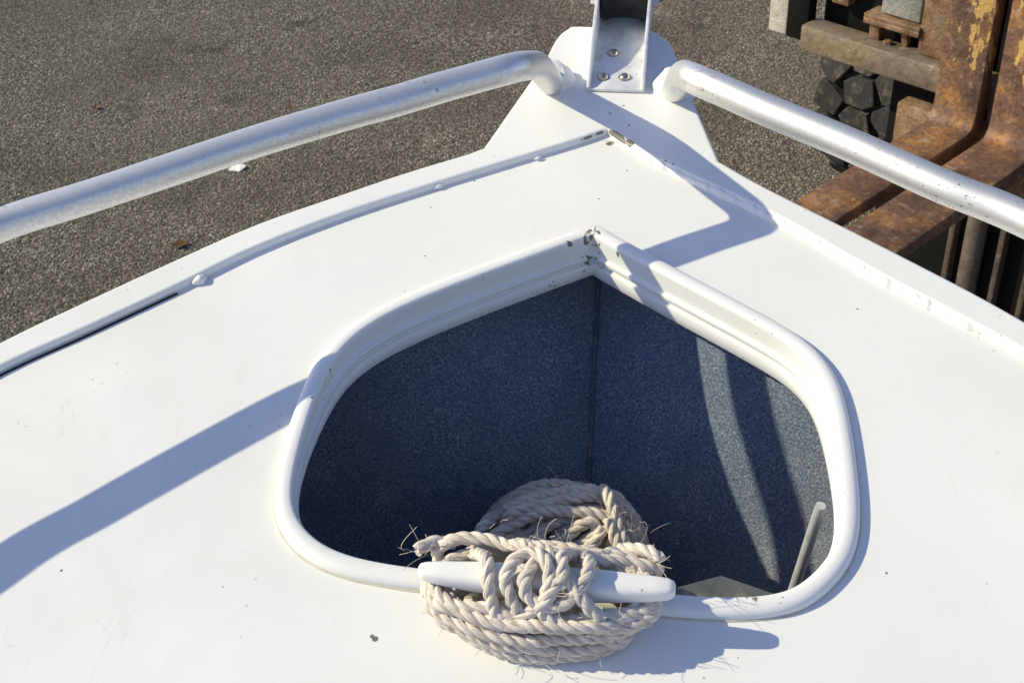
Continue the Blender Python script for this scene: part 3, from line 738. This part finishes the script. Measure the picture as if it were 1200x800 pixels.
top = [bm.verts.new(p) for p in lp]; bot = [bm.verts.new(p - Vector((0, 0, .003))) for p in lp]
bm.faces.new(top); bm.faces.new(bot[::-1])
for i in range(5): bm.faces.new((top[i], bot[i], bot[(i + 1) % 5], top[(i + 1) % 5]))
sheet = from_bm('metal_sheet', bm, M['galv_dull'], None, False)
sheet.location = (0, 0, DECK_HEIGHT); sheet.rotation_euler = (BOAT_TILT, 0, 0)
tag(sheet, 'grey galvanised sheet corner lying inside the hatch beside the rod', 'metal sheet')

# ------------------------------------------------------------------ forklift: local x towards the boat, y along the carriage to the right
FL = root('forklift', 'rusty forklift with two worn steel forks reaching towards the boat', 'forklift', (FORK_O[0], FORK_O[1], 0), (0, 0, R(-128)))
def part(name, mat, fn, parent=FL, angle=35):
    bm = bmesh.new(); fn(bm); return from_bm(name, bm, mat, parent, True, angle)
def fork(y0, y1, mat):
    pr = [(-.045, 1.55), (0, 1.55), (0, .70), (.003, .672), (.012, .657), (.030, .650), (.62, .648), (1.02, .645), (1.06, .640), (1.04, .634), (.62, .622), (.10, .606), (.02, .604), (-.025, .612), (-.040, .632), (-.045, .66)]
    def fn(bm): prism(bm, pr, 1, y0, y1, .004)
    return part('fork', mat, fn)
fork(-.122, -.012, M['fork']); fork(.022, .150, M['fork'])
def bar_rough(bm): box(bm, -.130, -.060, -.545, .62, .680, .746, .006)
part('carriage_bar', M['bar'], bar_rough)
part('carriage_bar', M['tan'], lambda bm: box(bm, -.105, -.055, -.245, .30, .47, .632, .005))
part('carriage_bar', M['bar'], lambda bm: box(bm, -.130, -.060, -.545, .62, 1.18, 1.25, .006))
part('end_post', M['cream'], lambda bm: box(bm, -.11, -.095, -.667, -.612, .690, 1.30, .003))
part('post_gap_shade', M['dark'], lambda bm: box(bm, -.13, -.094, -.6105, -.548, .688, 1.30, .002))  # shade of the gap beside the post, built as a black panel
def plates(bm):
    box(bm, -.15, -.118, -.500, -.452, .80, 1.18, .003)
    box(bm, -.135, -.095, -.235, -.150, .748, 1.18, .003)
part('carriage_upright', M['tan'], plates)
def shelf(bm):
    box(bm, -.150, -.085, -.385, -.232, .803, .813, .002)
    box(bm, -.095, -.085, -.385, -.232, .788, .8028, .002)
    prism(bm, [(-.130, .748), (-.100, .748), (-.094, .787), (-.130, .802)], 1, -.372, -.345, .002)
    prism(bm, [(-.128, .748), (-.112, .748), (-.100, .787), (-.128, .802)], 1, -.288, -.272, .002)
    lathe(bm, [(.011, 0), (.011, .008), (.009, .010)], Matrix.Translation((-.098, -.318, .7462)), 6)
part('carriage_shelf', M['tan'], shelf)
part('side_plate', M['grey'], lambda bm: box(bm, -.140, -.105, -.352, -.245, .816, 1.15, .004))
# mast behind the forks
def channels(y):
    return lambda bm: box(bm, -.215, -.19, y - .007, y + .007, .06, 2.2, .001)
for y in (-.112, .024, .105, .30): part('mast_flange', M['brown'], channels(y))
def cyl(bm): tube(bm, [Vector((-.205, -.052, z)) for z in (.08, .3, .8, 1.4, 2.0)], .027, 24)
part('lift_cylinder', M['brown'], cyl)
def mast_shade_fill(bm):  # solid black boxes added to stand for the deep shade behind the carriage
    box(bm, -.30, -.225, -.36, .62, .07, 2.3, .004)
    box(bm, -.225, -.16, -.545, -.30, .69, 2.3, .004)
part('mast', M['dark'], mast_shade_fill)
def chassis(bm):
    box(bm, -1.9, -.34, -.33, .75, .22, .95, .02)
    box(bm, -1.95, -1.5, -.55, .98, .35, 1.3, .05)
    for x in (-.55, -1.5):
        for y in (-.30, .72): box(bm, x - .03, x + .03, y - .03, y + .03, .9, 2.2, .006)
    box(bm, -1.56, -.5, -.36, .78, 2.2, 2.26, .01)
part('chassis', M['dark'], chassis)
def wheel(cx, cy, rad, wid, steer=0):
    W_ = bpy.data.objects.new('wheel', None); col.objects.link(W_); W_.parent = FL
    W_.location = (cx, cy, rad); W_.rotation_euler = (0, 0, steer)
    ax = Matrix.Rotation(R(90), 4, 'X'); h = wid / 2; r0 = rad - .030
    bm = bmesh.new()
    lathe(bm, [(rad * .52, -h * .8), (r0 - .05, -h), (r0 - .012, -h * .96), (r0, -h * .80), (r0 + .002, 0), (r0, h * .80), (r0 - .012, h * .96), (r0 - .05, h), (rad * .52, h * .8)], ax, 56)
    NB = 24; rg = random.Random(3)
    for row, yy in enumerate((-.34, .0, .34)):
        for k in range(NB):
            a = 2 * math.pi * (k + .5 * (row % 2)) / NB
            lx = math.pi * rad / NB * .97; ly = wid * .178
            mtx = Matrix.Rotation(a, 4, 'Y') @ Matrix.Translation((0, yy * wid, r0 - .004)) @ Matrix.Rotation((-.55, .15, .55)[row] + rg.uniform(-.16, .16), 4, 'Z')
            j_ = lambda: rg.uniform(.82, 1.08)
            prf = [(-lx * .98 * j_(), -ly * .55 * j_()), (-lx * .50 * j_(), -ly * 1.05 * j_()), (lx * .90 * j_(), -ly * .80 * j_()), (lx * 1.0 * j_(), ly * .30 * j_()), (lx * .60 * j_(), ly * 1.02 * j_()), (-lx * .85 * j_(), ly * .86 * j_())]
            lo = [bm.verts.new(mtx @ Vector((p[0], p[1], 0))) for p in prf]
            md = [bm.verts.new(mtx @ Vector((p[0] * .97, p[1] * .97, .033))) for p in prf]
            hi = [bm.verts.new(mtx @ Vector((p[0] * .91, p[1] * .91, .037 - .004 * (abs(p[0]) / lx) ** 2))) for p in prf]
            bm.faces.new(hi)
            for i in range(6): bm.faces.new((md[i], md[(i + 1) % 6], hi[(i + 1) % 6], hi[i]))
            for i in range(6): bm.faces.new((lo[i], lo[(i + 1) % 6], md[(i + 1) % 6], md[i]))
    from_bm('tyre', bm, M['tyre'], W_, True, 18)
    bm = bmesh.new(); lathe(bm, [(.04, -h * .5), (rad * .5, -h * .62), (rad * .53, -h * .8), (rad * .53, h * .8), (rad * .5, h * .62), (.04, h * .5)], ax, 40)
    from_bm('rim', bm, M['cream'], W_)
wheel(-.78, -.515, .39, .30, R(-6)); wheel(-.78, 1.02, .40, .30, R(-6))

# ------------------------------------------------------------------ litter on the asphalt
sc_ = Vector(SCRAP)
bm = bmesh.new(); v4 = [Vector((-.028, -.010, .004)), Vector((.012, -.016, .003)), Vector((.030, .008, .012)), Vector((.004, .020, .018)), Vector((-.022, .014, .007))]
bt = [bm.verts.new(p) for p in v4]; lo = [bm.verts.new(p + Vector((0, 0, -.003))) for p in v4]; bm.faces.new(bt); bm.faces.new(lo[::-1])
for i in range(5): bm.faces.new((bt[i], lo[i], lo[(i + 1) % 5], bt[(i + 1) % 5]))
pm = Mat('white_scrap'); pm.set(color=pm.mix(pm.noise(40), (.80, .78, .74), (.72, .70, .66)), rough=.8)
sp = from_bm('litter_scrap', bm, pm.m, None, False); sp.location = sc_; tag(sp, 'white scrap of litter on the asphalt below the left rail', 'litter')
lm = Mat('dry_leaf'); lm.set(color=lm.mix(lm.noise(60), (.24, .12, .045), (.36, .20, .09)), rough=.8)
def leaf(p, s, rz):
    bm = bmesh.new(); mid = []; L_, Rr = [], []
    for i in range(7):
        t = i / 6; w_ = .35 * math.sin(math.pi * min(1, t * .96 + .04)) * s; z = .006 + .25 * s * (t - .5) ** 2
        mid.append(bm.verts.new((t * s - s / 2, 0, z))); L_.append(bm.verts.new((t * s - s / 2, w_, z + w_ * .5))); Rr.append(bm.verts.new((t * s - s / 2, -w_, z + w_ * .4)))
    for i in range(6):
        bm.faces.new((mid[i], mid[i + 1], L_[i + 1], L_[i])); bm.faces.new((Rr[i], Rr[i + 1], mid[i + 1], mid[i]))
    bmesh.ops.solidify(bm, geom=bm.faces[:], thickness=.0008)
    o = from_bm('dry_leaf', bm, lm.m, None, False); o.location = p; o.rotation_euler = (0, 0, rz); return o
tag(leaf(LEAVES[0], .05, .6), 'dry orange leaf on the asphalt close to the left edge of the boat', 'leaf')
tag(leaf(LEAVES[1], .035, 1.9), 'tiny orange leaf alone on the asphalt beyond the left rail', 'leaf')
